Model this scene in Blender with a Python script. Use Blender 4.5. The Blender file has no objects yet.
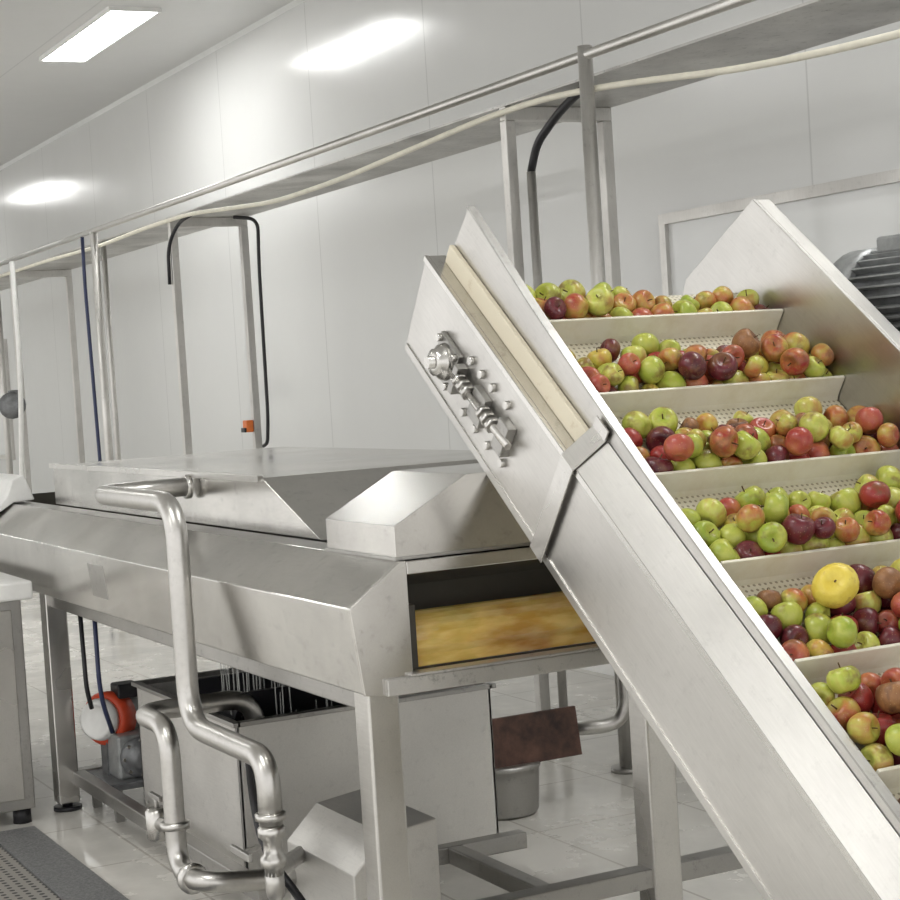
import bpy, bmesh, math, random
import numpy as np
from math import *
from mathutils import Vector, Matrix, Euler
random.seed(7); rng=np.random.default_rng(11)
SC=bpy.context.scene; COL=SC.collection
try:
    SC.view_settings.view_transform='Standard'
    SC.view_settings.look='None'
    SC.view_settings.exposure=0.0
except Exception: pass

# ---------------------------------------------------------------- materials
class MT:
    def __init__(s,name):
        s.m=bpy.data.materials.new(name); s.m.use_nodes=True
        s.t=s.m.node_tree; s.b=s.t.nodes['Principled BSDF']
    def n(s,typ,**kw):
        nd=s.t.nodes.new(typ)
        for k,v in kw.items(): setattr(nd,k,v)
        return nd
    def l(s,a,b): s.t.links.new(a,b)
    def tc(s,scale=(1,1,1),loc=(0,0,0)):
        t=s.n('ShaderNodeTexCoord'); mp=s.n('ShaderNodeMapping')
        mp.inputs['Scale'].default_value=scale; mp.inputs['Location'].default_value=loc
        s.l(t.outputs['Object'],mp.inputs['Vector']); return mp.outputs[0]
    def noise(s,vec,scale,detail=4,rough=.5,w=None):
        nd=s.n('ShaderNodeTexNoise')
        if w is not None:
            nd.noise_dimensions='4D'; s.l(w,nd.inputs['W'])
        nd.inputs['Scale'].default_value=scale; nd.inputs['Detail'].default_value=detail; nd.inputs['Roughness'].default_value=rough
        s.l(vec,nd.inputs['Vector']); return nd.outputs['Fac']
    def ramp(s,fac,stops,interp='LINEAR'):
        r=s.n('ShaderNodeValToRGB'); cr=r.color_ramp; cr.interpolation=interp
        while len(cr.elements)<len(stops): cr.elements.new(.5)
        for e,(p,c) in zip(cr.elements,stops):
            e.position=p
            e.color=(c,c,c,1) if isinstance(c,(int,float)) else (c[0],c[1],c[2],1)
        s.l(fac,r.inputs['Fac']); return r.outputs['Color']
    def mix(s,fac,a,b,mode='MIX'):
        m=s.n('ShaderNodeMix',data_type='RGBA',blend_type=mode)
        for sock,v in ((m.inputs[0],fac),(m.inputs[6],a),(m.inputs[7],b)):
            if isinstance(v,(int,float)): sock.default_value=v
            elif isinstance(v,tuple): sock.default_value=(v[0],v[1],v[2],1)
            else: s.l(v,sock)
        return m.outputs[2]
    def math(s,op,a,b=None,c=None):
        m=s.n('ShaderNodeMath',operation=op)
        for i,v in enumerate((a,b,c)):
            if v is None: continue
            if isinstance(v,(int,float)): m.inputs[i].default_value=v
            else: s.l(v,m.inputs[i])
        return m.outputs[0]
    def bump(s,h,strength=.2,dist=.01):
        b=s.n('ShaderNodeBump'); b.inputs['Strength'].default_value=strength; b.inputs['Distance'].default_value=dist
        s.l(h,b.inputs['Height']); s.l(b.outputs[0],s.b.inputs['Normal'])
    def set(s,**kw):
        for k,v in kw.items():
            k=k.replace('_',' ')
            i=s.b.inputs[k]
            if isinstance(v,tuple): i.default_value=(v[0],v[1],v[2],1)
            elif isinstance(v,(int,float)): i.default_value=v
            else: s.l(v,i)

def steel(name,lo,hi,r0,r1,stretch=(3,40,40),stain=.5,metal=1.0,tint=(1,.98,.94)):
    M=MT(name); v=M.tc(); vs=M.tc(stretch)
    big=M.noise(v,2.0,4,.55); fine=M.noise(vs,6,3,.6); spot=M.noise(v,30,5,.75)
    c=M.ramp(big,[(.3,(lo*tint[0],lo*tint[1],lo*tint[2])),(.65,(hi*tint[0],hi*tint[1],hi*tint[2]))])
    d=M.ramp(spot,[(.30,1-stain),(.44,1.0)])
    c=M.mix(1.0,c,d,'MULTIPLY')
    f=M.ramp(fine,[(.3,.93),(.7,1.0)])
    c=M.mix(1.0,c,f,'MULTIPLY')
    rr=M.ramp(M.noise(v,3,3,.5),[(.3,r0),(.7,r1)])
    M.set(Base_Color=c,Metallic=metal,Roughness=rr)
    M.bump(M.noise(v,1.6,2,.4),.06,.02)
    return M.m
STEEL=steel('brushed_steel',.56,.68,.24,.34,stain=.10)
STEELW=steel('wet_steel',.50,.70,.15,.27,stain=.20)
STEELD=steel('dull_steel',.38,.48,.33,.48,stain=.25)
STEELS=steel('stained_steel',.36,.64,.35,.6,stain=.45,metal=.85)
PIPE=steel('satin_pipe_steel',.52,.64,.28,.40,(10,10,10),stain=.08)
POST=steel('post_steel',.55,.68,.42,.58,(30,30,3),stain=.15)
FARP=steel('satin_steel',.54,.66,.30,.42,stain=.08)
TANKS=steel('bright_tank_steel',.66,.76,.35,.5,stain=.10,metal=.7)

def plain(name,c,rough=.5,metal=0,var=.12,scale=12,bump=0.05,coat=0):
    M=MT(name); v=M.tc(); n=M.noise(v,scale,5,.6)
    k0=tuple(x*(1-var) for x in c); k1=tuple(min(1,x*(1+var)) for x in c)
    M.set(Base_Color=M.ramp(n,[(.3,k0),(.7,k1)]),Roughness=rough,Metallic=metal,Coat_Weight=coat)
    M.bump(n,bump,.005); return M.m
BLACK=plain('black_rubber',(.015,.015,.018),.45)
DARKIN=plain('dark_interior',(.05,.045,.035),.5)
DARKMOT=plain('dark_motor_paint',(.16,.165,.17),.4,.3,.3,20)
GREYMOT=plain('grey_motor_paint',(.34,.35,.35),.4,.4,.25,20)
RED=plain('red_orange_paint',(.68,.08,.03),.4)
ORANGE=plain('orange_plastic',(.8,.2,.04),.4)
WHITEP=plain('white_plastic',(.80,.80,.78),.4,0,.06)
HOSEW=plain('cream_hose',(.76,.73,.62),.5,0,.08)
RUST=plain('rusty_brown_paint',(.085,.042,.03),.6,.1,.7,14,.2)
BLUE=plain('dark_blue_hose',(.03,.04,.10),.4)
def creamy(name,c,stainc,thr=.45):
    M=MT(name); v=M.tc(); n=M.noise(v,9,6,.7); n2=M.noise(v,2.0,3,.5)
    f=M.ramp(n,[(thr,0),(.80,1)])
    a=M.mix(f,c,stainc); f2=M.ramp(n2,[(.3,.92),(.7,1.0)])
    M.set(Base_Color=M.mix(1.0,a,f2,'MULTIPLY'),Roughness=.38); return M.m
CREAM=creamy('cream_plastic',(.76,.73,.61),(.64,.58,.42))
CREAMS=creamy('stained_cream_strip',(.72,.66,.52),(.38,.26,.11),.60)
M=MT('perforated_belt'); v=M.tc((70,70,70))
fr=M.n('ShaderNodeVectorMath',operation='FRACTION'); M.l(v,fr.inputs[0])
sb=M.n('ShaderNodeVectorMath',operation='SUBTRACT'); M.l(fr.outputs[0],sb.inputs[0]); sb.inputs[1].default_value=(.5,.5,0)
ml=M.n('ShaderNodeVectorMath',operation='MULTIPLY'); M.l(sb.outputs[0],ml.inputs[0]); ml.inputs[1].default_value=(1,1,0)
ln=M.n('ShaderNodeVectorMath',operation='LENGTH'); M.l(ml.outputs[0],ln.inputs[0])
hole=M.math('LESS_THAN',ln.outputs['Value'],.25)
cb=M.ramp(M.noise(M.tc(),8,5,.6),[(.3,(.76,.72,.60)),(.7,(.68,.63,.49))])
M.set(Base_Color=M.mix(hole,cb,(.34,.30,.21)),Roughness=.45); BELT=M.m
def wallmat(name,seam_axis,x0,per,c,rough,spec=.5):
    M=MT(name); t=M.n('ShaderNodeTexCoord'); sx=M.n('ShaderNodeSeparateXYZ'); M.l(t.outputs['Object'],sx.inputs[0])
    u=M.math('DIVIDE',M.math('SUBTRACT',sx.outputs[seam_axis],x0),per)
    f=M.math('FRACT',u); seam=M.math('LESS_THAN',f,.011/per)
    n=M.noise(t.outputs['Object'],.9,4,.55); n2=M.noise(t.outputs['Object'],5,5,.6)
    base=M.ramp(n,[(.3,tuple(x*.97 for x in c)),(.7,c)])
    base=M.mix(seam,base,tuple(x*.80 for x in c))
    rr=M.ramp(n2,[(.3,rough),(.7,rough+.05)])
    M.set(Base_Color=base,Roughness=rr,Specular_IOR_Level=spec)
    M.bump(n,.25,.02); return M.m
WALL=wallmat('insulated_panel_wall','X',-13.2,1.77,(.685,.69,.68),.15)
WALLP=wallmat('panel_wall_plain','Y',0,1.2,(.68,.69,.68),.3)
CEIL=wallmat('ceiling_panel','Y',-1.0,2.3,(.63,.63,.62),.35)
M=MT('wet_floor_tiles'); t=M.n('ShaderNodeTexCoord'); br=M.n('ShaderNodeTexBrick'); br.offset=0
br.inputs['Scale'].default_value=1; br.inputs['Brick Width'].default_value=.6; br.inputs['Row Height'].default_value=.6
br.inputs['Mortar Size'].default_value=.005
br.inputs['Color1'].default_value=(.84,.82,.77,1); br.inputs['Color2'].default_value=(.81,.79,.74,1); br.inputs['Mortar'].default_value=(.58,.55,.50,1)
M.l(t.outputs['Object'],br.inputs['Vector']); n=M.noise(t.outputs['Object'],1.6,6,.65)
d=M.ramp(n,[(.3,.84),(.55,1.0)])
M.set(Base_Color=M.mix(1.0,br.outputs['Color'],d,'MULTIPLY'),Roughness=M.ramp(n,[(.4,.10),(.62,.35)])); FLOOR=M.m
M=MT('dark_drain_curb'); v=M.tc(); n=M.noise(v,120,3,.7)
M.set(Base_Color=M.ramp(n,[(.35,(.12,.125,.13)),(.65,(.26,.26,.26))]),Roughness=.5); CURB=M.m
M=MT('perforated_drain_cover'); v=M.tc((28,28,28))
fr=M.n('ShaderNodeVectorMath',operation='FRACTION'); M.l(v,fr.inputs[0])
sb=M.n('ShaderNodeVectorMath',operation='SUBTRACT'); M.l(fr.outputs[0],sb.inputs[0]); sb.inputs[1].default_value=(.5,.5,0)
ml=M.n('ShaderNodeVectorMath',operation='MULTIPLY'); M.l(sb.outputs[0],ml.inputs[0]); ml.inputs[1].default_value=(1,1,0)
ln=M.n('ShaderNodeVectorMath',operation='LENGTH'); M.l(ml.outputs[0],ln.inputs[0])
hole=M.math('LESS_THAN',ln.outputs['Value'],.26)
M.set(Base_Color=M.mix(hole,(.52,.50,.47),(.05,.05,.05)),Metallic=.7,Roughness=.4); GRATE=M.m
M=MT('amber_wet_panel'); n=M.noise(M.tc((1,.5,1)),9,2,.4); n2=M.noise(M.tc((1,.25,1)),40,3,.55)
c=M.ramp(n,[(.34,(.42,.18,.03)),(.46,(.62,.36,.06)),(.58,(.80,.56,.14)),(.74,(.56,.42,.08))])
M.set(Base_Color=M.mix(.25,c,M.ramp(n2,[(.40,(.42,.24,.05)),(.62,(.92,.74,.36))])),Roughness=.06,Coat_Weight=1.0,Specular_IOR_Level=.8,Subsurface_Weight=.3,Subsurface_Scale=.02); M.bump(n2,.3,.01); AMBER=M.m
M=MT('lamp_diffuser'); M.set(Base_Color=(1,1,1),Emission_Color=(1,1,.98),Emission_Strength=24.0); LAMP=M.m
M=MT('window_pane'); M.set(Base_Color=(.76,.77,.76),Roughness=.12,Specular_IOR_Level=.6); PANE=M.m
M=MT('water'); M.set(Base_Color=(.92,.94,.92),Roughness=.1,Alpha=.28); WATER=M.m

# ---------------------------------------------------------------- mesh builder
class B:
    def __init__(s): s.v=[];s.f=[];s.sm=[]
    def add(s,vs,fs,smooth=False):
        o=len(s.v); s.v+= [Vector(v) for v in vs]
        for f in fs: s.f.append([i+o for i in f]); s.sm.append(smooth)
        return s
    def box(s,x0,x1,y0,y1,z0,z1):
        return s.add([(x0,y0,z0),(x1,y0,z0),(x1,y1,z0),(x0,y1,z0),(x0,y0,z1),(x1,y0,z1),(x1,y1,z1),(x0,y1,z1)],
          [(0,3,2,1),(4,5,6,7),(0,1,5,4),(1,2,6,5),(2,3,7,6),(3,0,4,7)])
    def prism(s,ax,a0,a1,pts):
        n=len(pts)
        def mk(a,p):
            return {'x':(a,p[0],p[1]),'y':(p[0],a,p[1]),'z':(p[0],p[1],a)}[ax]
        vs=[mk(a0,p) for p in pts]+[mk(a1,p) for p in pts]
        fs=[tuple(range(n)),tuple(range(2*n-1,n-1,-1))]+[(i,(i+1)%n,n+(i+1)%n,n+i) for i in range(n)]
        return s.add(vs,fs)
    def lathe(s,base,axis,prof,seg=20,smooth=True):
        ax=Vector(axis).normalized(); h=Vector((0,0,1)) if abs(ax.z)<.9 else Vector((1,0,0))
        u=ax.cross(h).normalized(); w=ax.cross(u); base=Vector(base)
        vs=[];fs=[]
        for r,t in prof:
            for k in range(seg):
                a=2*pi*k/seg; vs.append(base+ax*t+(u*cos(a)+w*sin(a))*r)
        for i in range(len(prof)-1):
            for k in range(seg):
                k2=(k+1)%seg; fs.append((i*seg+k,i*seg+k2,(i+1)*seg+k2,(i+1)*seg+k))
        s.add(vs,fs,smooth)
        o=len(s.v)-len(vs)
        s.f.append([o+k for k in range(seg)][::-1]); s.sm.append(False)
        s.f.append([o+(len(prof)-1)*seg+k for k in range(seg)]); s.sm.append(False)
        return s
    def cyl(s,p0,p1,r,seg=16,r2=None):
        p0=Vector(p0);p1=Vector(p1); L=(p1-p0).length
        return s.lathe(p0,p1-p0,[(r,0),(r if r2 is None else r2,L)],seg)
    def tube(s,pts,r,fil=.05,seg=14,steps=7):
        P=[Vector(p) for p in pts]; out=[P[0]]
        for i in range(1,len(P)-1):
            a=(P[i-1]-P[i]); b=(P[i+1]-P[i]); f=min(fil,a.length*.49,b.length*.49)
            A=P[i]+a.normalized()*f; C=P[i]+b.normalized()*f
            for k in range(steps+1):
                t=k/steps; out.append(A*(1-t)**2+P[i]*2*t*(1-t)+C*t*t)
        out.append(P[-1])
        q=[out[0]]
        for p in out[1:]:
            if (p-q[-1]).length>1e-5: q.append(p)
        out=q; n=len(out)
        T=[(out[min(i+1,n-1)]-out[max(i-1,0)]).normalized() for i in range(n)]
        h=Vector((0,0,1)) if abs(T[0].z)<.9 else Vector((1,0,0)); u=T[0].cross(h).normalized()
        vs=[];fs=[]
        for i in range(n):
            u=(u-T[i]*u.dot(T[i])).normalized(); w=T[i].cross(u)
            for k in range(seg):
                a=2*pi*k/seg; vs.append(out[i]+(u*cos(a)+w*sin(a))*r)
        for i in range(n-1):
            for k in range(seg):
                k2=(k+1)%seg; fs.append((i*seg+k,i*seg+k2,(i+1)*seg+k2,(i+1)*seg+k))
        s.add(vs,fs,True); o=len(s.v)-len(vs)
        s.f.append([o+k for k in range(seg)][::-1]); s.sm.append(False)
        s.f.append([o+(n-1)*seg+k for k in range(seg)]); s.sm.append(False)
        return s
def mkobj(name,b,mat,origin=(0,0,0),bev=0,bseg=2):
    o=Vector(origin); me=bpy.data.meshes.new(name)
    me.from_pydata([tuple(v-o) for v in b.v],[],b.f)
    bm=bmesh.new(); bm.from_mesh(me); bmesh.ops.recalc_face_normals(bm,faces=bm.faces); bm.to_mesh(me); bm.free()
    me.polygons.foreach_set('use_smooth',b.sm); me.materials.append(mat); me.update()
    ob=bpy.data.objects.new(name,me); COL.objects.link(ob)
    if bev:
        m=ob.modifiers.new('bevel','BEVEL'); m.width=bev; m.segments=bseg; m.limit_method='ANGLE'; m.angle_limit=radians(40)
    return ob
def tag(ob,label,cat,group=None):
    ob['label']=label; ob['category']=cat
    if group: ob['group']=group
def solo(name,b,mat,origin,label,cat,bev=0,group=None):
    ob=mkobj(name,b,mat,origin,bev); ob.location=origin; tag(ob,label,cat,group); return ob
def thing(name,label,cat,origin,parts,group=None,rot=None,local=False):
    e=bpy.data.objects.new(name,None); e.empty_display_size=.1; COL.objects.link(e); e.location=origin
    if rot: e.rotation_euler=rot
    tag(e,label,cat,group)
    last=None
    for p in parts:
        nm,b,mat=p[:3]; bev=p[3] if len(p)>3 else 0; lab=p[4] if len(p)>4 else None; sub=p[5] if len(p)>5 else False
        ob=mkobj(nm,b,mat,(0,0,0) if local else origin,bev)
        if sub: ob.parent=last
        else: ob.parent=e; last=ob
        if lab: ob['label']=lab
    return e
def struct(name,b,mat,bev=0):
    ob=mkobj(name,b,mat,(0,0,0),bev); ob['kind']='structure'; return ob

# ---------------------------------------------------------------- room
W=4.92; H=4.23; X0=-27.0; X1=3.5; Y0=-5.5
struct('floor',B().box(X0,X1,Y0,W+.1,-.1,0),FLOOR)
struct('ceiling',B().box(X0,X1,Y0,W+.1,H,H+.1),CEIL)
struct('wall_back',B().box(X0,X1,W,W+.1,0,H),WALL)
struct('wall_left',B().box(X0-.1,X0,Y0,W+.1,0,H),WALLP)
struct('trim_1',B().prism('x',X0,X1,[(W,H-.03),(W,H),(W-.03,H)]),plain('white_cove',(.72,.73,.72),.4,0,.03))
struct('baseboard_back',B().prism('x',X0,X1,[(W,0),(W-.06,0),(W-.05,.03),(W-.012,.14),(W,.14)]),plain('white_skirting',(.80,.80,.78),.35,0,.04))
def window(name,x0,x1,z0,z1):
    b=B(); t=.05
    b.box(x0,x1,W-.035,W+.01,z1-t,z1).box(x0,x1,W-.035,W+.01,z0,z0+t).box(x0,x0+t,W-.034,W+.01,z0+t,z1-t).box(x1-t,x1,W-.034,W+.01,z0+t,z1-t)
    o=struct(name,b,POST)
    p=mkobj('pane',B().box(x0+t,x1-t,W-.012,W-.004,z0+t,z1-t),PANE); p.parent=o
window('window_1',-7.24,-3.9,1.1,2.30)
window('window_2',-23.0,-20.6,.94,2.32)

for x in (-22.5,-12.85,-3.2):
    for y in (3.88,.2,-3.2):  # first row belongs to the back wall side; other rows unseen, added for illumination
        L=.92;w=.165
        thing('ceiling_light','flush rectangular white fluorescent ceiling light, switched on','ceiling light',(x,y,H),
          [('lamp_frame',B().box(x-L-.02,x+L+.02,y-w-.02,y-w,H-.03,H).box(x-L-.02,x+L+.02,y+w,y+w+.02,H-.03,H).box(x-L-.02,x-L,y-w,y+w,H-.03,H).box(x+L,x+L+.02,y-w,y+w,H-.03,H),WHITEP),
           ('diffuser',B().box(x-L,x+L,y-w,y+w,H-.02,H-.005),LAMP)],group='ceiling lights')

solo('drain_curb',B().box(-6.70,-2.0,1.40,1.57,0,.012),CURB,(-6,1.48,0),'dark grey speckled floor strip beside the drain','drain edge')
solo('drain_cover',B().box(-6.70,-2.0,1.0,1.395,0,.008),GRATE,(-6,1.2,0),'perforated steel drain cover set in the floor','drain cover',.001)

# ---------------------------------------------------------------- overhead frames, tray, rail
yf,yr,zt=3.83,4.32,2.73
for i,x in enumerate((-20.1,-15.65,-11.30,-6.78)):
    h=.025
    parts=[('post',B().box(x-h,x+h,yf-h,yf+h,.02,zt-.06),POST,.004),
           ('post',B().box(x-h,x+h,yr-h,yr+h,.02,zt-.06),POST,.004),
           ('crossbar',B().box(x-h,x+h,yf-h,yr+h,zt-.06,zt),POST,.004),
           ('foot',B().cyl((x,yf,0),(x,yf,.02),.055).cyl((x,yf,.02),(x,yf,.05),.02),STEELD),
           ('foot',B().cyl((x,yr,0),(x,yr,.02),.055).cyl((x,yr,.02),(x,yr,.05),.02),STEELD)]
    thing('support_frame','square-tube stainless steel portal frame holding the overhead tray','support frame',(x,(yf+yr)/2,0),parts,group='overhead tray frames')
solo('overhead_tray',B().box(-24,-1.2,yf-.02,yr+.03,zt,zt+.010),STEELS,(-10,4.06,zt),
     'long stained stainless steel tray carried on the overhead frames','overhead tray')
parts=[('rail',B().tube([(-24,3.74,2.80),(-1.2,3.74,2.80)],.020),PIPE)]
for x in (-18.9,-15.9,-12.80,-5.98,-2.9):
    parts.append(('post',B().cyl((x,3.74,.015),(x,3.74,2.79 if x!=-5.98 else 2.835),.029),POST))
    parts.append(('foot',B().cyl((x,3.74,0),(x,3.74,.018),.065),STEELD))
thing('pipe_rail','round stainless steel pipe rail on tall round posts','pipe rail',(-10,3.74,0),parts)
hp=[(-1.2,2.53),(-3.4,2.535),(-4.27,2.545),(-4.68,2.56),(-5.14,2.59),(-5.6,2.64),(-5.98,2.675),(-6.4,2.700),(-6.9,2.700),(-7.8,2.66),(-8.5,2.63),(-9.4,2.62),(-10.2,2.67),(-10.85,2.71),(-11.8,2.71),(-12.87,2.69),(-14.3,2.71),(-15.97,2.71),(-20,2.70)]
solo('water_hose',B().tube([(x,3.786,z) for x,z in hp],.013,.3,10),HOSEW,(-8,3.786,2.6),'cream flexible water hose strung under the overhead rail','hose')
solo('hanging_hose',B().tube([(-14.95,3.66,2.76),(-14.92,3.66,1.9),(-15.2,3.66,.75),(-15.4,3.6,.03)],.022,.3,10),WHITEP,(-15.5,3.66,0),'white hose hanging from the rail','hose')
def cable(pts,mat=BLACK,r=.014,lab='black electric cable hanging beside a steel post',fil=.15):
    solo('cable',B().tube(pts,r,fil,8),mat,pts[-1],lab,'cable')
cable([(-10.95,3.86,2.725),(-11.18,3.83,2.69),(-11.30,3.79,2.55),(-11.31,3.788,2.3)],BLACK,.012)
cable([(-11.2,4.22,2.72),(-11.1,4.35,2.70),(-11.16,4.36,2.4),(-11.18,4.36,1.4),(-11.22,4.36,1.22),(-11.30,4.36,1.2)],BLACK,.012)
cable([(-13.10,3.74,2.79),(-13.12,3.74,2.45),(-13.05,3.74,1.1),(-13.05,3.74,.02)],BLUE,.014,'thin dark blue hose running down a round post')
cable([(-6.2,3.88,2.725),(-6.42,3.88,2.66),(-6.63,3.88,2.55),(-6.69,3.88,2.44)],BLACK,.018,'black cable dropping from the overhead tray')
for x,y,zt2 in ((-6.69,3.88,2.44),(-12.98,3.86,2.72)):
    thing('cable_conduit','thin vertical steel conduit pipe beside a frame post','conduit',(x,y,0),[('pipe',B().cyl((x,y,.01),(x,y,zt2),.020),POST),('foot',B().cyl((x,y,0),(x,y,.012),.04),STEELD)])
thing('switch_box','small orange and black switch box mounted on a frame post','switch box',(-11.30,4.27,1.32),
   [('housing',B().box(-11.35,-11.27,4.24,4.29,1.30,1.38),ORANGE,.008),('cover',B().box(-11.345,-11.275,4.225,4.24,1.30,1.33),BLACK,.004)])
fb=[('housing',B().lathe((-15.42,3.70,1.57),(1,-.5,0),[(.05,-.12),(.085,-.10),(.09,0),(.09,.03),(.06,.05)],20),BLACK),
    ('fan_cover',B().lathe((-15.42,3.70,1.57),(1,-.5,0),[(.10,.03),(.115,.035),(.115,.06),(.05,.075)],20),DARKMOT),
    ('terminal_box',B().box(-15.47,-15.38,3.67,3.75,1.65,1.70),DARKMOT,.006),
    ('bracket',B().box(-15.63,-15.50,3.70,3.81,1.55,1.60),STEELD)]
thing('clamped_motor','small black round motor clamped to a steel post','motor',(-15.6,3.7,1.6),fb)

# ---------------------------------------------------------------- washing tank
T0,T1=-8.3,-3.83
parts=[]
parts.append(('front_panel',B().prism('x',T0,T1,[(1.80,1.17),(1.66,1.07),(1.685,.865),(1.75,.855),(1.75,.87),(1.70,.875),(1.68,1.062),(1.80,1.15)]),STEELW,.003,'bright folded steel front panel with sloping lip'))
b=B(); b.box(T0,T1,1.80,1.90,1.15,1.165); b.box(T0,T1-.2,1.90,1.905,.9,1.165)
parts.append(('rim',b,STEELD,.002))
b=B(); b.box(T0,T1-.2,1.905,2.95,.86,.875); b.box(T0,T1,2.95,2.96,.86,1.17); b.box(T0-.01,T0,1.70,2.95,.86,1.17)
b.box(T1-.22,T1-.2,1.80,2.95,.875,1.16)
parts.append(('tank_body',b,DARKIN))
b=B()
b.prism('x',T1-.006,T1+.004,[(1.80,1.168),(1.662,1.068),(1.687,.862),(1.815,.85),(1.815,1.168)])
b.box(T1-.006,T1+.004,1.815,2.96,1.135,1.166)
b.prism('y',1.815,2.95,[(T1-.004,1.135),(T1-.004,1.139),(T1-.19,1.09),(T1-.19,1.086)])
parts.append(('end_frame',b,STEELW,.002))
b=B().box(T1-.03,T1+.02,1.74,2.96,.855,.895)
b.box(T1-.03,T1+.022,1.80,2.96,.895,.902)
parts.append(('end_beam',b,STEELS,.003))
pp=[(T1-.04,.905)]
for k in range(9):
    a=-.35+k*.24; pp.append((T1-.115+.075*cos(a),.958+.075*sin(a)))
pp.append((T1-.15,.905))
parts.append(('outlet_panel',B().prism('y',1.845,2.9,pp),AMBER,.004,'wet translucent amber panel with fruit water behind it'))
parts.append(('end_bracket',B().box(T1-.12,T1-.02,1.818,1.843,.905,1.06),DARKIN,.004))
parts.append(('latch_plate',B().prism('x',-6.05,-5.87,[(1.668,1.035),(1.680,.92),(1.676,.92),(1.662,1.035)]),STEELD,.001))
for (x,y) in ((-3.925,1.76),(-6.93,1.76),(-3.90,2.52),(-6.93,2.9)):
    parts.append(('leg',B().box(x-.042,x+.042,y-.042,y+.042,.03,.858),STEEL,.006))
    parts.append(('foot',B().cyl((x,y,0),(x,y,.015),.055).cyl((x,y,.015),(x,y,.035),.02),BLACK,0,None,True))
for bx in ((-3.93,-3.87,1.80,3.3,.25,.30),(-4.75,-3.93,2.33,2.38,.15,.20),(-4.80,-4.75,2.18,2.60,.15,.20),(-6.9,-4.9,1.78,1.83,.10,.15),(-6.96,-6.9,1.8,2.86,.10,.15),(-6.9,-3.93,1.74,1.78,.80,.858)):
    parts.append(('frame_bar',B().box(*bx),STEELD,.004))
thing('washing_tank','long stainless steel fruit washing tank on square legs','washing tank',(-6,2.3,0),parts)
solo('plastic_sheet',B().prism('x',-8.25,-7.62,[(1.64,1.08),(1.70,1.13),(1.77,1.20),(1.80,1.27),(1.85,1.29),(1.89,1.18),(1.80,1.175)]),WHITEP,(-7.9,1.8,1.17),'white plastic sheet draped over the tank end','plastic sheet',.01)

xa,xb=-7.36,-4.98
b=B().prism('y',1.91,2.93,[(xa,1.168),(xa,1.33),(xb,1.33),(xb+.42,1.168)])
thing('tank_cover','broad flat steel cover with sloping end on the tank','tank cover',(-6.1,2.4,1.168),
   [('lid',b,STEELW,.002),('lid_edge',B().box(xa-.01,xb,1.895,1.915,1.318,1.337),STEEL,.001)])
b=B().prism('x',-4.26,-3.85,[(1.80,1.17),(1.80,1.25),(2.0,1.358),(2.75,1.358),(2.93,1.25),(2.93,1.17)])
thing('outlet_hood','angular stainless steel hood over the tank outlet','hood',(-4.06,2.35,1.168),
   [('hood_shell',b,STEELW,.001),('hood_flange',B().box(-4.27,-3.846,1.796,2.94,1.168,1.176),STEELD,.001)])

# ---------------------------------------------------------------- pipes
r=.031
b=B().tube([(-5.60,1.90,1.29),(-5.60,1.585,1.29),(-4.82,1.585,1.29),(-4.82,1.585,.665),(-4.23,1.585,.665),(-4.23,1.585,.50)],r,.12,18,8)
parts=[('pipe',b,PIPE)]
def ring(p,d,w,t): return B().lathe(p,d,[(r+.001,-t),(r+w,-t*.8),(r+w,t*.8),(r+.001,t)],18)
for p,d in (((-5.60,1.888,1.29),(0,-1,0)),((-4.23,1.585,.52),(0,0,-1))):
    parts.append(('clamp',ring(p,d,.009,.010),STEEL))
vb=B().lathe((-4.23,1.585,.50),(0,0,-1),[(.026,0),(.036,.01),(.036,.03),(.024,.04),(.024,.075),(.034,.085),(.034,.105),(.024,.11),(.024,.13)],18)
parts.append(('valve',vb,STEEL))
parts.append(('valve_handle',B().cyl((-4.23,1.55,.447),(-4.20,1.49,.447),.008,10).box(-4.27,-4.14,1.485,1.497,.437,.457),STEELD,.003,None,True))
parts.append(('lower_pipe',B().tube([(-4.23,1.585,.38),(-4.23,1.585,.32),(-4.55,1.70,.28),(-4.80,1.88,.25)],.024,.06,14),PIPE))
thing('water_pipe','thick satin stainless steel pipe bending down over the tank front','pipe',(-4.8,1.585,.2),parts)
b=B().tube([(-5.36,1.98,.42),(-5.36,1.98,.62),(-5.36,1.60,.62),(-5.07,1.60,.62),(-5.07,1.60,.20),(-4.88,1.60,.20),(-4.87,1.75,.18),(-4.87,1.88,.17)],r,.10,18,8)
parts=[('pipe',b,PIPE)]
for p,d in (((-5.07,1.60,.33),(0,0,1)),((-4.94,1.60,.20),(1,0,0))):
    parts.append(('flange',ring(p,d,.014,.012),STEEL))
parts.append(('valve',B().cyl((-5.07,1.60,.33),(-5.24,1.60,.30),.020).lathe((-5.24,1.60,.30),(0,0,1),[(.026,-.05),(.036,-.04),(.036,.04),(.026,.05)],16),STEEL))
parts.append(('valve_handle',B().cyl((-5.24,1.60,.35),(-5.24,1.60,.38),.008,8).box(-5.29,-5.19,1.593,1.607,.375,.39),STEELD,.002,None,True))
thing('return_pipe','curved stainless steel pipe arching over the catch tank edge','pipe',(-5.05,1.6,.15),parts)
cable([(-4.50,1.635,.655),(-4.56,1.66,.50),(-4.50,1.66,.36),(-4.30,1.70,.24),(-4.05,1.70,.10),(-3.7,1.68,.02)],BLACK,.012,'black rubber hose curving down in front of the catch tank')
cable([(-6.70,1.80,.855),(-6.68,1.80,.5),(-6.70,1.82,.42)],BLACK,.009,'thin dark cable hanging under the washing tank')
cable([(-6.50,1.80,.855),(-6.50,1.80,.5),(-6.58,1.86,.34)],BLUE,.009,'thin dark blue cable hanging under the washing tank')

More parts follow.
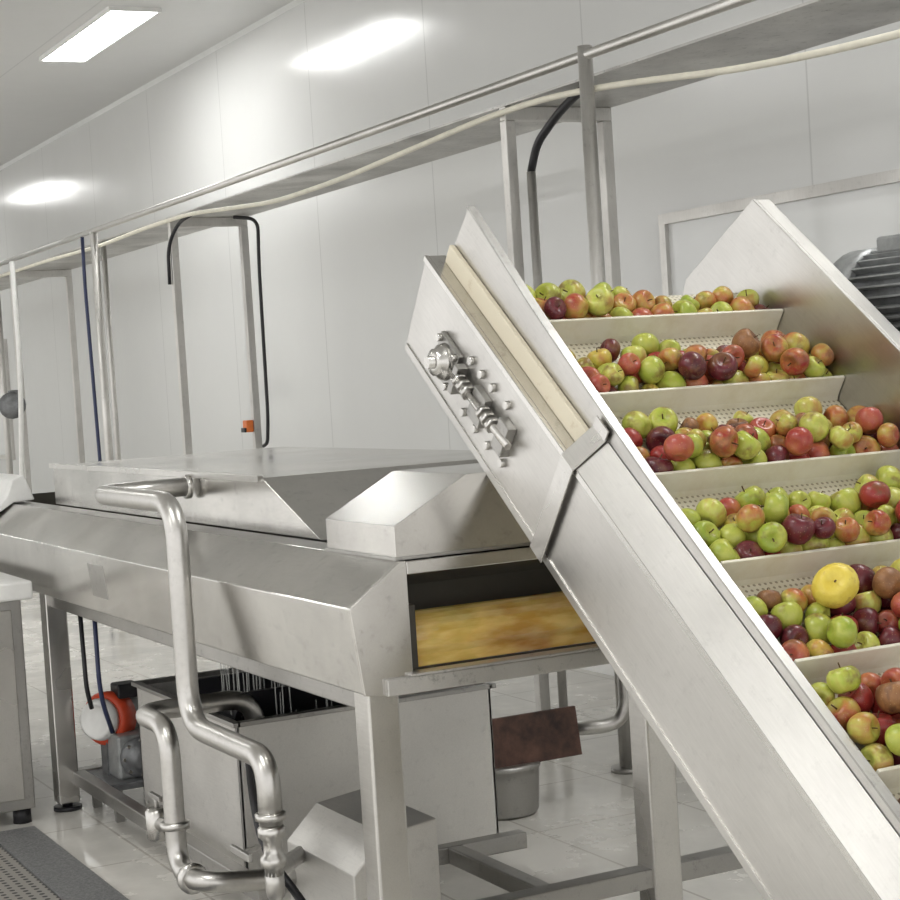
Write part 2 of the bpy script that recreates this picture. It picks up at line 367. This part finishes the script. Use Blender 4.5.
# catch tank
x0,x1,y0,y1,z0,z1=-6.30,-5.27,1.88,2.78,.05,.55;t=.012
parts=[('tank_wall',B().box(x0,x1,y0,y0+t,z0,z1).box(x0,x1,y1-t,y1,z0,z1).box(x0,x0+t,y0,y1,z0,z1).box(x1-t,x1,y0,y1,z0,z1).box(x0,x1,y0,y1,z0,z0+t),TANKS,.003),
 ('rim',B().box(x0-.015,x1+.015,y0-.015,y0+.012,z1,z1+.015).box(x0-.015,x1+.015,y1-.012,y1+.015,z1,z1+.015).box(x0-.015,x0+.012,y0,y1,z1,z1+.015).box(x1-.012,x1+.015,y0,y1,z1,z1+.015),STEELD,.002),
 ('water',B().box(x0+t,x1-t,y0+t,y1-t,.4,.405),DARKIN)]
for x in (x0+.06,x1-.06):
    for y in (y0+.06,y1-.06): parts.append(('foot',B().cyl((x,y,0),(x,y,z0),.025,12),STEELD))
thing('catch_tank','open-topped stainless steel catch tank under the washing tank','water tank',(-5.8,2.3,0),parts)
thing('filter_basket','dark wet strainer basket hanging over the catch tank','strainer',(-5.5,2.05,.55),
   [('basket',B().prism('y',1.93,2.35,[(-5.85,.62),(-5.80,.54),(-5.42,.54),(-5.34,.64),(-5.36,.64),(-5.43,.555),(-5.79,.555),(-5.83,.62)]).prism('y',2.35,2.36,[(-5.85,.62),(-5.80,.54),(-5.42,.54),(-5.34,.64)]),BLACK),
    ('hook',B().tube([(-5.6,2.1,.55),(-5.6,2.1,.858)],.006,0,8),STEELD)])
rd=random.Random(3); dr=B()
for k in range(34):
    x=-5.45+rd.uniform(-.2,.15); y=1.93+rd.uniform(0,.3); L=.857-.42
    dr.lathe((x,y,.857),(rd.uniform(-.04,.04),rd.uniform(-.04,.04),-1),[(.003,0),(.0022,L*.4),(.0018,L*.9),(.001,L)],6)
o=solo('water_drips',dr,WATER,(-5.5,2.0,.857),'thin streams of water dripping from under the tank','water'); o['kind']='stuff'

b=B().prism('x',-4.90,-4.42,[(1.88,.03),(1.88,.27),(1.98,.365),(2.14,.385),(2.14,.03)])
thing('pump_cover','folded stainless steel pump cover standing behind the tank leg','pump cover',(-4.6,2.0,0),
   [('cover_shell',b,TANKS,.005),('base',B().box(-4.92,-4.40,1.86,2.16,0,.03),STEELD,.003)])

b=B().prism('y',2.80,3.33,[(-5.645,.185),(-5.625,.185),(-5.655,.36),(-5.67,.36)])
thing('gear_motor','rusty brown steel guard plate on a grey motor block','motor',(-5.75,3.12,.19),
  [('guard_plate',b,RUST,.002,'dark rusty brown plate'),('end_flange',B().lathe((-5.76,2.89,.265),(0,-1,0),[(.055,-.01),(.06,0),(.06,.02),(.05,.03)],16),STEELD),
   ('shaft',B().cyl((-5.76,2.87,.265),(-5.76,2.78,.265),.022,14),STEELD),('housing',B().box(-5.84,-5.68,2.89,3.32,.19,.32),DARKMOT,.01)])
solo('steel_drum',B().lathe((-5.72,3.04,0),(0,0,1),[(.115,0),(.13,.015),(.135,.09),(.14,.17),(.145,.172),(.145,.188),(.11,.189)],24),STEELD,(-5.72,3.04,0),'low round grey steel drum standing on the tiles','drum')
solo('drain_pipe',B().tube([(-5.73,3.345,.26),(-5.66,3.55,.26),(-5.66,3.55,.60),(-5.7,3.25,.80),(-5.7,2.99,.90)],.026,.10,14),PIPE,(-5.7,3.5,.3),'curved stainless steel drain pipe beside the brown motor','pipe')

# pump, lower left
cx,cy,cz=-6.78,1.90,.36
D=Vector((.75,-1,.10)).normalized()
Cc=Vector((cx,cy,cz))
mb=B().lathe(Cc-D*.01,-D,[(.06,-.02),(.086,0),(.086,.15),(.07,.17)],24)
parts=[('motor_body',mb,GREYMOT),
 ('collar',B().lathe(Cc,D,[(.085,-.055),(.102,-.05),(.102,.020),(.085,.030)],28),RED,0,'red-orange ring')]
W0=Cc+D*.029
parts.append(('guard',B().lathe(W0,D,[(.080,0),(.082,.02),(.074,.045),(.060,.052),(.056,.046),(.02,.046),(.01,.047)],24),WHITEP,0,'white plastic cap'))
gx,gy,gz=-6.66,1.97,.20
parts.append(('gearbox',B().box(gx-.10,gx+.04,gy-.085,gy+.085,.145,.31),GREYMOT,.012))
parts.append(('gearbox_cover',B().lathe((gx+.04,gy,gz+.025),(1,0,0),[(.078,0),(.078,.018),(.058,.03),(.045,.032),(.04,.055),(.02,.057)],24),DARKMOT))
for k in range(8):
    a=k*pi/4; parts.append(('bolt',B().cyl((gx+.055,gy+.066*cos(a),gz+.025+.066*sin(a)),(gx+.068,gy+.066*cos(a),gz+.025+.066*sin(a)),.008,6),STEELW,0,None,True))
parts.append(('terminal_box',B().box(cx-.04,cx+.06,cy+.03,cy+.12,cz+.075,cz+.13),BLACK,.008))
parts.append(('base',B().box(cx-.14,cx+.22,1.835,2.12,.12,.145),DARKMOT,.004))
for (i,j) in ((-.12,1.85),(-.12,2.08),(.18,1.85),(.18,2.08)):
    parts.append(('stand_leg',B().box(cx+i,cx+i+.03,j,j+.03,0,.12),STEELD))
parts.append(('motor_mount',B().box(cx-.05,cx+.03,cy-.02,cy+.1,.145,.30),DARKMOT))
thing('water_pump','small grey electric pump with red-orange ring and white cap','pump',(cx,cy,0),parts)

b=B().box(-8.6,-6.78,1.05,1.60,.06,.86)
parts=[('body',b,STEELD,.005),('worktop',B().box(-8.62,-6.70,1.0,1.63,.86,.93),WHITEP,.01),('door',B().box(-6.78,-6.772,1.09,1.56,.10,.82),STEEL,.003),
 ('handle',B().cyl((-6.765,1.20,.45),(-6.765,1.20,.6),.008,8),STEELD,0,None,True)]
for (x,y) in ((-6.84,1.1),(-6.84,1.56),(-8.5,1.1),(-8.5,1.56)): parts.append(('foot',B().cyl((x,y,0),(x,y,.06),.035,12),BLACK))
thing('steel_cabinet','stainless steel cabinet with a pale worktop beside the washing tank','cabinet',(-7.7,1.3,0),parts)

# ---------------------------------------------------------------- conveyor (local frame: x down the slope, z normal)
TH=radians(38); O=Vector((-3.24,0,1.364)); PITCH=.286; S0=.007; NB=-.065
cs,sn=cos(TH),sin(TH)
def L2W(s,y,n): return Vector((O.x+s*cs+n*sn, y, O.z-s*sn+n*cs))
SE=1.72
parts=[]
b=B().prism('y',2.06,2.072,[(-1.018,-.108),(-1.0,-.385),(SE,-.385),(SE,-.108)])
parts.append(('side_panel',b,FARP,.002,'brushed steel near side panel'))
parts.append(('bottom_flange',B().box(-.995,SE,2.056,2.062,-.385,-.365),FARP,.001))
parts.append(('panel_lip',B().box(-1.016,SE,2.054,2.066,-.122,-.106).box(-1.014,SE,2.066,2.114,-.112,-.106),STEELW,.001))
parts.append(('wear_strip',B().box(-.985,-.20,2.098,2.113,-.106,-.055),CREAMS,.003,'stained cream plastic strip'))
GL=[(-.972,.064),(-.57,.030),(-.27,.014),(0,.002),(.33,-.004),(SE,-.010)]
parts.append(('guard_plate',B().prism('y',2.114,2.124,[(-.99,-.11)]+GL+[(SE,-.11)]),FARP,.001))
parts.append(('guard_edge',B().prism('y',2.110,2.133,[(s,n+.002) for s,n in GL]+[(s,n-.003) for s,n in GL[::-1]]),STEELD,0))
parts.append(('channel_cover',B().prism('x',-.205,SE,[(2.056,-.106),(2.060,-.106),(2.112,-.040),(2.112,-.034)]),FARP,0,'flat sloping steel channel cover'))
b=B().prism('y',2.852,2.862,[(-.966,-.176),(-.827,.165),(SE,.165),(SE,-.385),(-.93,-.385)])
b.box(-.825,SE,2.862,2.905,.158,.165)
parts.append(('side_panel',b,FARP,.002,'tall steel side panel with slanted end'))
pts=[(SE,-.065)]; pts.append((-.70,-.065))
c0=(-.70,-.185);rr=.12
for k in range(1,13):
    a_=pi/2+pi*k/13; pts.append((c0[0]+rr*cos(a_),c0[1]+rr*sin(a_)))
pts+=[(-.70,-.305),(SE,-.305)]
parts.append(('belt',B().prism('y',2.137,2.850,pts),BELT,0,'cream perforated conveyor belt'))
for k in range(-2,6):
    s=S0+PITCH*k
    parts.append(('flight',B().prism('y',2.137,2.850,[(s-.006,NB-.002),(s-.0045,0),(s+.0035,.0),(s+.007,NB+.012),(s+.012,NB-.002)]),CREAM,.0015))
bs,bn=-.775,-.265
parts.append(('bearing_plate',B().box(bs-.056,bs+.056,2.046,2.06,bn-.056,bn+.056),STEELD,.003))
parts.append(('bearing_housing',B().lathe((bs,2.046,bn),(0,-1,0),[(.048,0),(.044,.014),(.034,.024),(.034,.032),(.018,.034)],24),STEEL,0,None,True))
for i in (-1,1):
    for j in (-1,1): parts.append(('bolt',B().cyl((bs+i*.044,2.046,bn+j*.044),(bs+i*.044,2.032,bn+j*.044),.010,6),STEELW,0,None,True))
parts.append(('shaft',B().cyl((bs,1.995,bn),(bs,2.9,bn),.016,16),STEEL))
b=B().box(bs+.068,bs+.090,2.030,2.06,bn-.035,bn+.045).box(bs+.165,bs+.230,2.040,2.06,bn-.035,bn+.050).box(bs+.31,bs+.36,2.035,2.06,bn-.02,bn+.065)
parts.append(('tensioner_block',b,STEELD,.002))
parts.append(('tensioner_rod',B().cyl((bs+.055,2.036,bn+.012),(bs+.38,2.036,bn+.03),.010,12),STEELW))
for q in (.095,.12,.145,.235,.26,.285): parts.append(('nut',B().cyl((bs+q,2.036,bn+.012+q*.05),(bs+q+.015,2.036,bn+.013+q*.05),.020,6),STEEL,0,None,True))
for (i,j) in ((.10,.075),(.16,.078),(.22,.082),(.30,.09),(.35,-.045),(.13,-.06),(.20,-.058),(.27,-.055)):
    parts.append(('bolt',B().cyl((bs+i,2.06,bn+j),(bs+i,2.048,bn+j),.011,6),STEEL))
parts.append(('strap',B().prism('x',-.208,-.150,[(2.046,-.384),(2.050,-.384),(2.050,-.110),(2.108,-.034),(2.108,-.004),(2.104,-.004),(2.104,-.032),(2.046,-.108)]),STEEL,.001))
for s in (-.5,.3,1.2): parts.append(('crossbar',B().box(s-.02,s+.02,2.07,2.86,-.37,-.33),STEELD))
conv=thing('inclined_conveyor','inclined stainless steel belt conveyor with cream flights','conveyor',tuple(O),parts,rot=(0,TH,0),local=True)
bpy.context.view_layer.update()
inv=conv.matrix_world.inverted()
for y in (2.09,2.83):
    x=-2.25
    b=B().box(x-.03,x+.03,y-.03,y+.03,0,.38); b.v=[inv@v for v in b.v]
    ob=mkobj('leg',b,STEEL); ob.parent=conv

mx,my,mz=-3.60,3.12,1.725
b=B().lathe((mx-.10,my,mz),(1,0,0),[(.08,0),(.105,.01),(.105,.30),(.09,.32)],28)
fn=B()
for k in range(28):
    a_=2*pi*k/28; c,s_=cos(a_),sin(a_); p=Vector((0,c,s_)); q=Vector((0,-s_,c))*.0025
    v=[]
    for x in (mx-.03,mx+.20):
        for rr_ in (.10,.124):
            for sg in (-1,1): v.append(Vector((x,my,mz))+p*rr_+q*sg)
    fn.add(v,[(0,1,3,2),(4,6,7,5),(0,4,5,1),(2,3,7,6),(0,2,6,4),(1,5,7,3)])
tb=B().box(mx+.02,mx+.14,my-.05,my+.05,mz+.11,mz+.155)
en=B().lathe((mx-.14,my,mz),(1,0,0),[(.05,0),(.12,.01),(.132,.04),(.132,.11),(.12,.12)],28)
br=B().box(mx-.02,mx+.2,2.905,my+.08,mz-.14,mz-.125)
en2=B().lathe((mx+.19,my,mz),(1,0,0),[(.12,0),(.130,.01),(.130,.07),(.09,.10),(.03,.10)],28)
thing('electric_motor','dark grey finned electric motor bolted beside the conveyor panel','electric motor',(mx,my,mz-.14),
  [('motor_body',b,DARKMOT),('cooling_fins',fn,GREYMOT),('terminal_box',tb,GREYMOT,.008),('end_cap',en,GREYMOT),('fan_cover',en2,DARKMOT),('bracket',br,STEELD,.002)])

# ---------------------------------------------------------------- apples
def applemat(name,c1,c2,c3,thr=.5,rough=.32,blem=.75):
    M=MT(name); t=M.n('ShaderNodeTexCoord'); oi=M.n('ShaderNodeObjectInfo'); w=M.math('MULTIPLY',oi.outputs['Random'],37.0)
    v=t.outputs['Object']
    mp=M.n('ShaderNodeMapping'); mp.inputs['Scale'].default_value=(1,1,.5); M.l(v,mp.inputs[0])
    n=M.noise(mp.outputs[0],15,4,.6,w)
    base=M.ramp(n,[(thr-.12,c1),(thr+.03,c2),(thr+.14,c3)])
    st=M.noise(mp.outputs[0],80,3,.6,w); base=M.mix(M.ramp(st,[(.40,0),(.70,.55)]),base,tuple(.5*(a+b) for a,b in zip(c1,c3)))
    sp=M.n('ShaderNodeTexVoronoi'); sp.inputs['Scale'].default_value=150; M.l(v,sp.inputs['Vector'])
    dots=M.ramp(sp.outputs['Distance'],[(.12,1),(.20,0)])
    base=M.mix(M.math('MULTIPLY',dots,.35),base,(.55,.42,.22))
    bl=M.noise(v,13,4,.65,w); base=M.mix(M.math('MULTIPLY',M.ramp(bl,[(.55,0),(.64,1)]),blem),base,(.18,.08,.03))
    M.set(Base_Color=base,Roughness=rough,Specular_IOR_Level=.5); return M.m
G=(.28,.37,.04);YG=(.48,.50,.09);Y=(.60,.46,.08);R=(.32,.028,.026);DR=(.09,.012,.02);OR=(.48,.17,.055);PK=(.40,.08,.06);BR=(.20,.09,.04)
kinds={
 'green':(applemat('green_apple_skin',G,YG,(.40,.44,.07)),'small green apple with brown specks'),
 'lime':(applemat('lime_apple_skin',(.40,.49,.06),(.56,.58,.13),(.44,.24,.07)),'yellow-green apple with a pale blush'),
 'yellow':(applemat('yellow_apple_skin',YG,Y,OR),'golden yellow apple with orange blush'),
 'blush':(applemat('blush_apple_skin',YG,OR,R),'blushed apple with red and yellow streaks'),
 'pink':(applemat('pink_apple_skin',OR,PK,R),'reddish pink apple with orange streaks'),
 'red':(applemat('red_apple_skin',R,(.38,.05,.04),(.18,.016,.016)),'bright red glossy apple'),
 'dark':(applemat('dark_apple_skin',DR,(.16,.022,.03),(.06,.009,.013)),'dark crimson apple'),
 'brown':(applemat('brown_apple_skin',BR,(.34,.16,.06),(.09,.035,.018),.5,.45,.9),'bruised brownish apple'),
}
wts=[('green',17),('lime',17),('yellow',6),('blush',20),('pink',12),('red',9),('dark',15),('brown',6)]
STEMM=plain('apple_stem',(.10,.055,.02),.7)
def applemesh(name,seg=22,rings=15,squash=.9,taper=.07,lump=.03,seed=0):
    rd=random.Random(seed); ph=[rd.uniform(0,6.28) for _ in range(4)]
    vs=[];fs=[]
    for i in range(rings+1):
        t=pi*i/rings; st,ct=sin(t),cos(t)
        for k in range(seg):
            a=2*pi*k/seg
            R_=st**.82*(1+taper*ct)*(1+lump*cos(2*a+ph[0])+lump*.6*cos(5*a+ph[1])*max(0,-ct+.2))
            z=squash*ct
            z-= .36*math.exp(-(st/.34)**2) if ct>0 else 0
            z+= .20*math.exp(-(st/.28)**2) if ct<0 else 0
            vs.append((R_*cos(a),R_*sin(a),z+.06*st*cos(a+ph[2])*0.6))
    for i in range(rings):
        for k in range(seg):
            k2=(k+1)%seg; fs.append((i*seg+k,(i+1)*seg+k,(i+1)*seg+k2,i*seg+k2))
    me=bpy.data.meshes.new(name); me.from_pydata(vs,[],fs)
    bm=bmesh.new(); bm.from_mesh(me); bmesh.ops.remove_doubles(bm,verts=bm.verts,dist=1e-4); bmesh.ops.recalc_face_normals(bm,faces=bm.faces); bm.to_mesh(me); bm.free()
    me.polygons.foreach_set('use_smooth',[True]*len(me.polygons)); return me
shapes=[applemesh('apple_shape',squash=.90,taper=.08,seed=1),applemesh('apple_shape',squash=.82,taper=.04,seed=2),applemesh('apple_shape',squash=.96,taper=.11,seed=3)]
RB=.035
protos={}
sb=B().tube([(0,0,.45),(.02,.01,.75),(.09,.03,1.0)],.045,.1,7,3)
stem_me=bpy.data.meshes.new('stem'); stem_me.from_pydata([tuple(v*RB) for v in sb.v],[],sb.f); stem_me.materials.append(STEMM)
for kn,(mat,lab) in kinds.items():
    for i,sh in enumerate(shapes):
        me=sh.copy(); me.transform(Matrix.Scale(RB,4)); me.materials.append(mat); protos[(kn,i)]=me
def pick():
    t=random.uniform(0,sum(w for _,w in wts))
    for k,w in wts:
        t-=w
        if t<=0: return k
    return 'lime'
def settle(k,n,smin,fixed=None,ymin=2.14,ymax=2.85):
    shi=S0+PITCH*k-.007
    rad=rng.uniform(.025,.037,n)
    P=np.stack([rng.uniform(smin+.03,shi-.03,n),rng.uniform(ymin+.03,ymax-.03,n),rng.uniform(0,.10,n)],1)
    if fixed:
        rad[0]=fixed[3]; P[0]=fixed[:3]
    for it in range(420):
        g=.0022 if it<300 else .0008
        P[:,0]+=g*.42; P[:,2]-=g
        for _ in range(3):
            D=P[:,None,:]-P[None,:,:]; d=np.linalg.norm(D,axis=2)+1e-9
            ov=(rad[:,None]+rad[None,:])*.985-d; np.fill_diagonal(ov,0); ov=np.clip(ov,0,None)
            P+=(D/d[:,:,None]*(ov*.42)[:,:,None]).sum(1)
            P[:,2]=np.maximum(P[:,2],NB+rad)
            P[:,0]=np.minimum(P[:,0],shi-rad); P[:,0]=np.maximum(P[:,0],smin+rad)
            P[:,1]=np.clip(P[:,1],ymin+rad,ymax-rad)
        if fixed: P[0]=fixed[:3]
    return P,rad
def put_apple(kn,s,y,n,r,label=None):
    i=random.randrange(3)
    ob=bpy.data.objects.new('apple',protos[(kn,i)]); COL.objects.link(ob)
    ob.location=L2W(s,y,n); sc=r/RB; ob.scale=(sc,sc,sc)
    ob.rotation_euler=Euler((random.gauss(0,1.0),random.gauss(0,1.0),random.uniform(0,6.28)))
    tag(ob,label or kinds[kn][1]+' lying on the conveyor','apple','apples on the conveyor')
    st=bpy.data.objects.new('stem',stem_me); COL.objects.link(st); st.parent=ob
rows=[(-2,30,-.765,None,2.85),(-1,54,None,None,2.85),(0,55,None,None,2.85),(1,54,None,None,2.80),(2,41,None,(.425,2.325,.03,.047),2.62),(3,26,None,None,2.43),(4,13,None,None,2.32)]
for k,n,smin,fx,ymx in rows:
    sm=S0+PITCH*(k-1)+.012 if smin is None else smin
    P,rad=settle(k,n,sm,fx,2.14,ymx)
    for j in range(n):
        if fx and j==0: continue
        put_apple(pick(),P[j,0],P[j,1],P[j,2],rad[j])
    if fx:
        M=MT('quince_skin'); nn=M.noise(M.tc(),25,4,.6); bl=M.noise(M.tc(),40,4,.6)
        M.set(Base_Color=M.mix(M.ramp(bl,[(.60,0),(.70,.6)]),M.ramp(nn,[(.3,(.70,.52,.05)),(.7,(.84,.70,.14))]),(.45,.28,.06)),Roughness=.42); M.bump(nn,.5,.006)
        me=applemesh('quince_shape',squash=.90,taper=-.08,lump=.06,seed=9); me.transform(Matrix.Scale(fx[3],4)); me.materials.append(M.m)
        ob=bpy.data.objects.new('quince',me); COL.objects.link(ob); ob.location=L2W(*fx[:3]); ob.rotation_euler=(.9,.9,.3)
        tag(ob,'large bright yellow quince lying on top of the apples','fruit')
        st=bpy.data.objects.new('stem',stem_me); COL.objects.link(st); st.parent=ob; st.scale=(1.2,1.2,1.2)

w=bpy.data.worlds.new('ambient_fill'); SC.world=w; w.use_nodes=True
w.node_tree.nodes['Background'].inputs[0].default_value=(1,.985,.965,1); w.node_tree.nodes['Background'].inputs[1].default_value=1.42  # added ambient fill through the open sides, softly lighting the front faces

rho=radians(3.6);p=radians(2.4);a=radians(27)
Fh=Vector((-cos(a),sin(a),0)); R0=Vector((sin(a),cos(a),0)); up=Vector((0,0,1))
F=Fh*cos(p)-up*sin(p); U0=Fh*sin(p)+up*cos(p)
Rr=R0*cos(rho)-U0*sin(rho); U=R0*sin(rho)+U0*cos(rho)
m=Matrix((( Rr.x,U.x,-F.x,0),(Rr.y,U.y,-F.y,0),(Rr.z,U.z,-F.z,1.6),(0,0,0,1)))
cd=bpy.data.cameras.new('camera'); cd.sensor_width=36; cd.lens=72; cd.clip_start=.05; cd.clip_end=100
co=bpy.data.objects.new('camera',cd); COL.objects.link(co); co.matrix_world=m; SC.camera=co
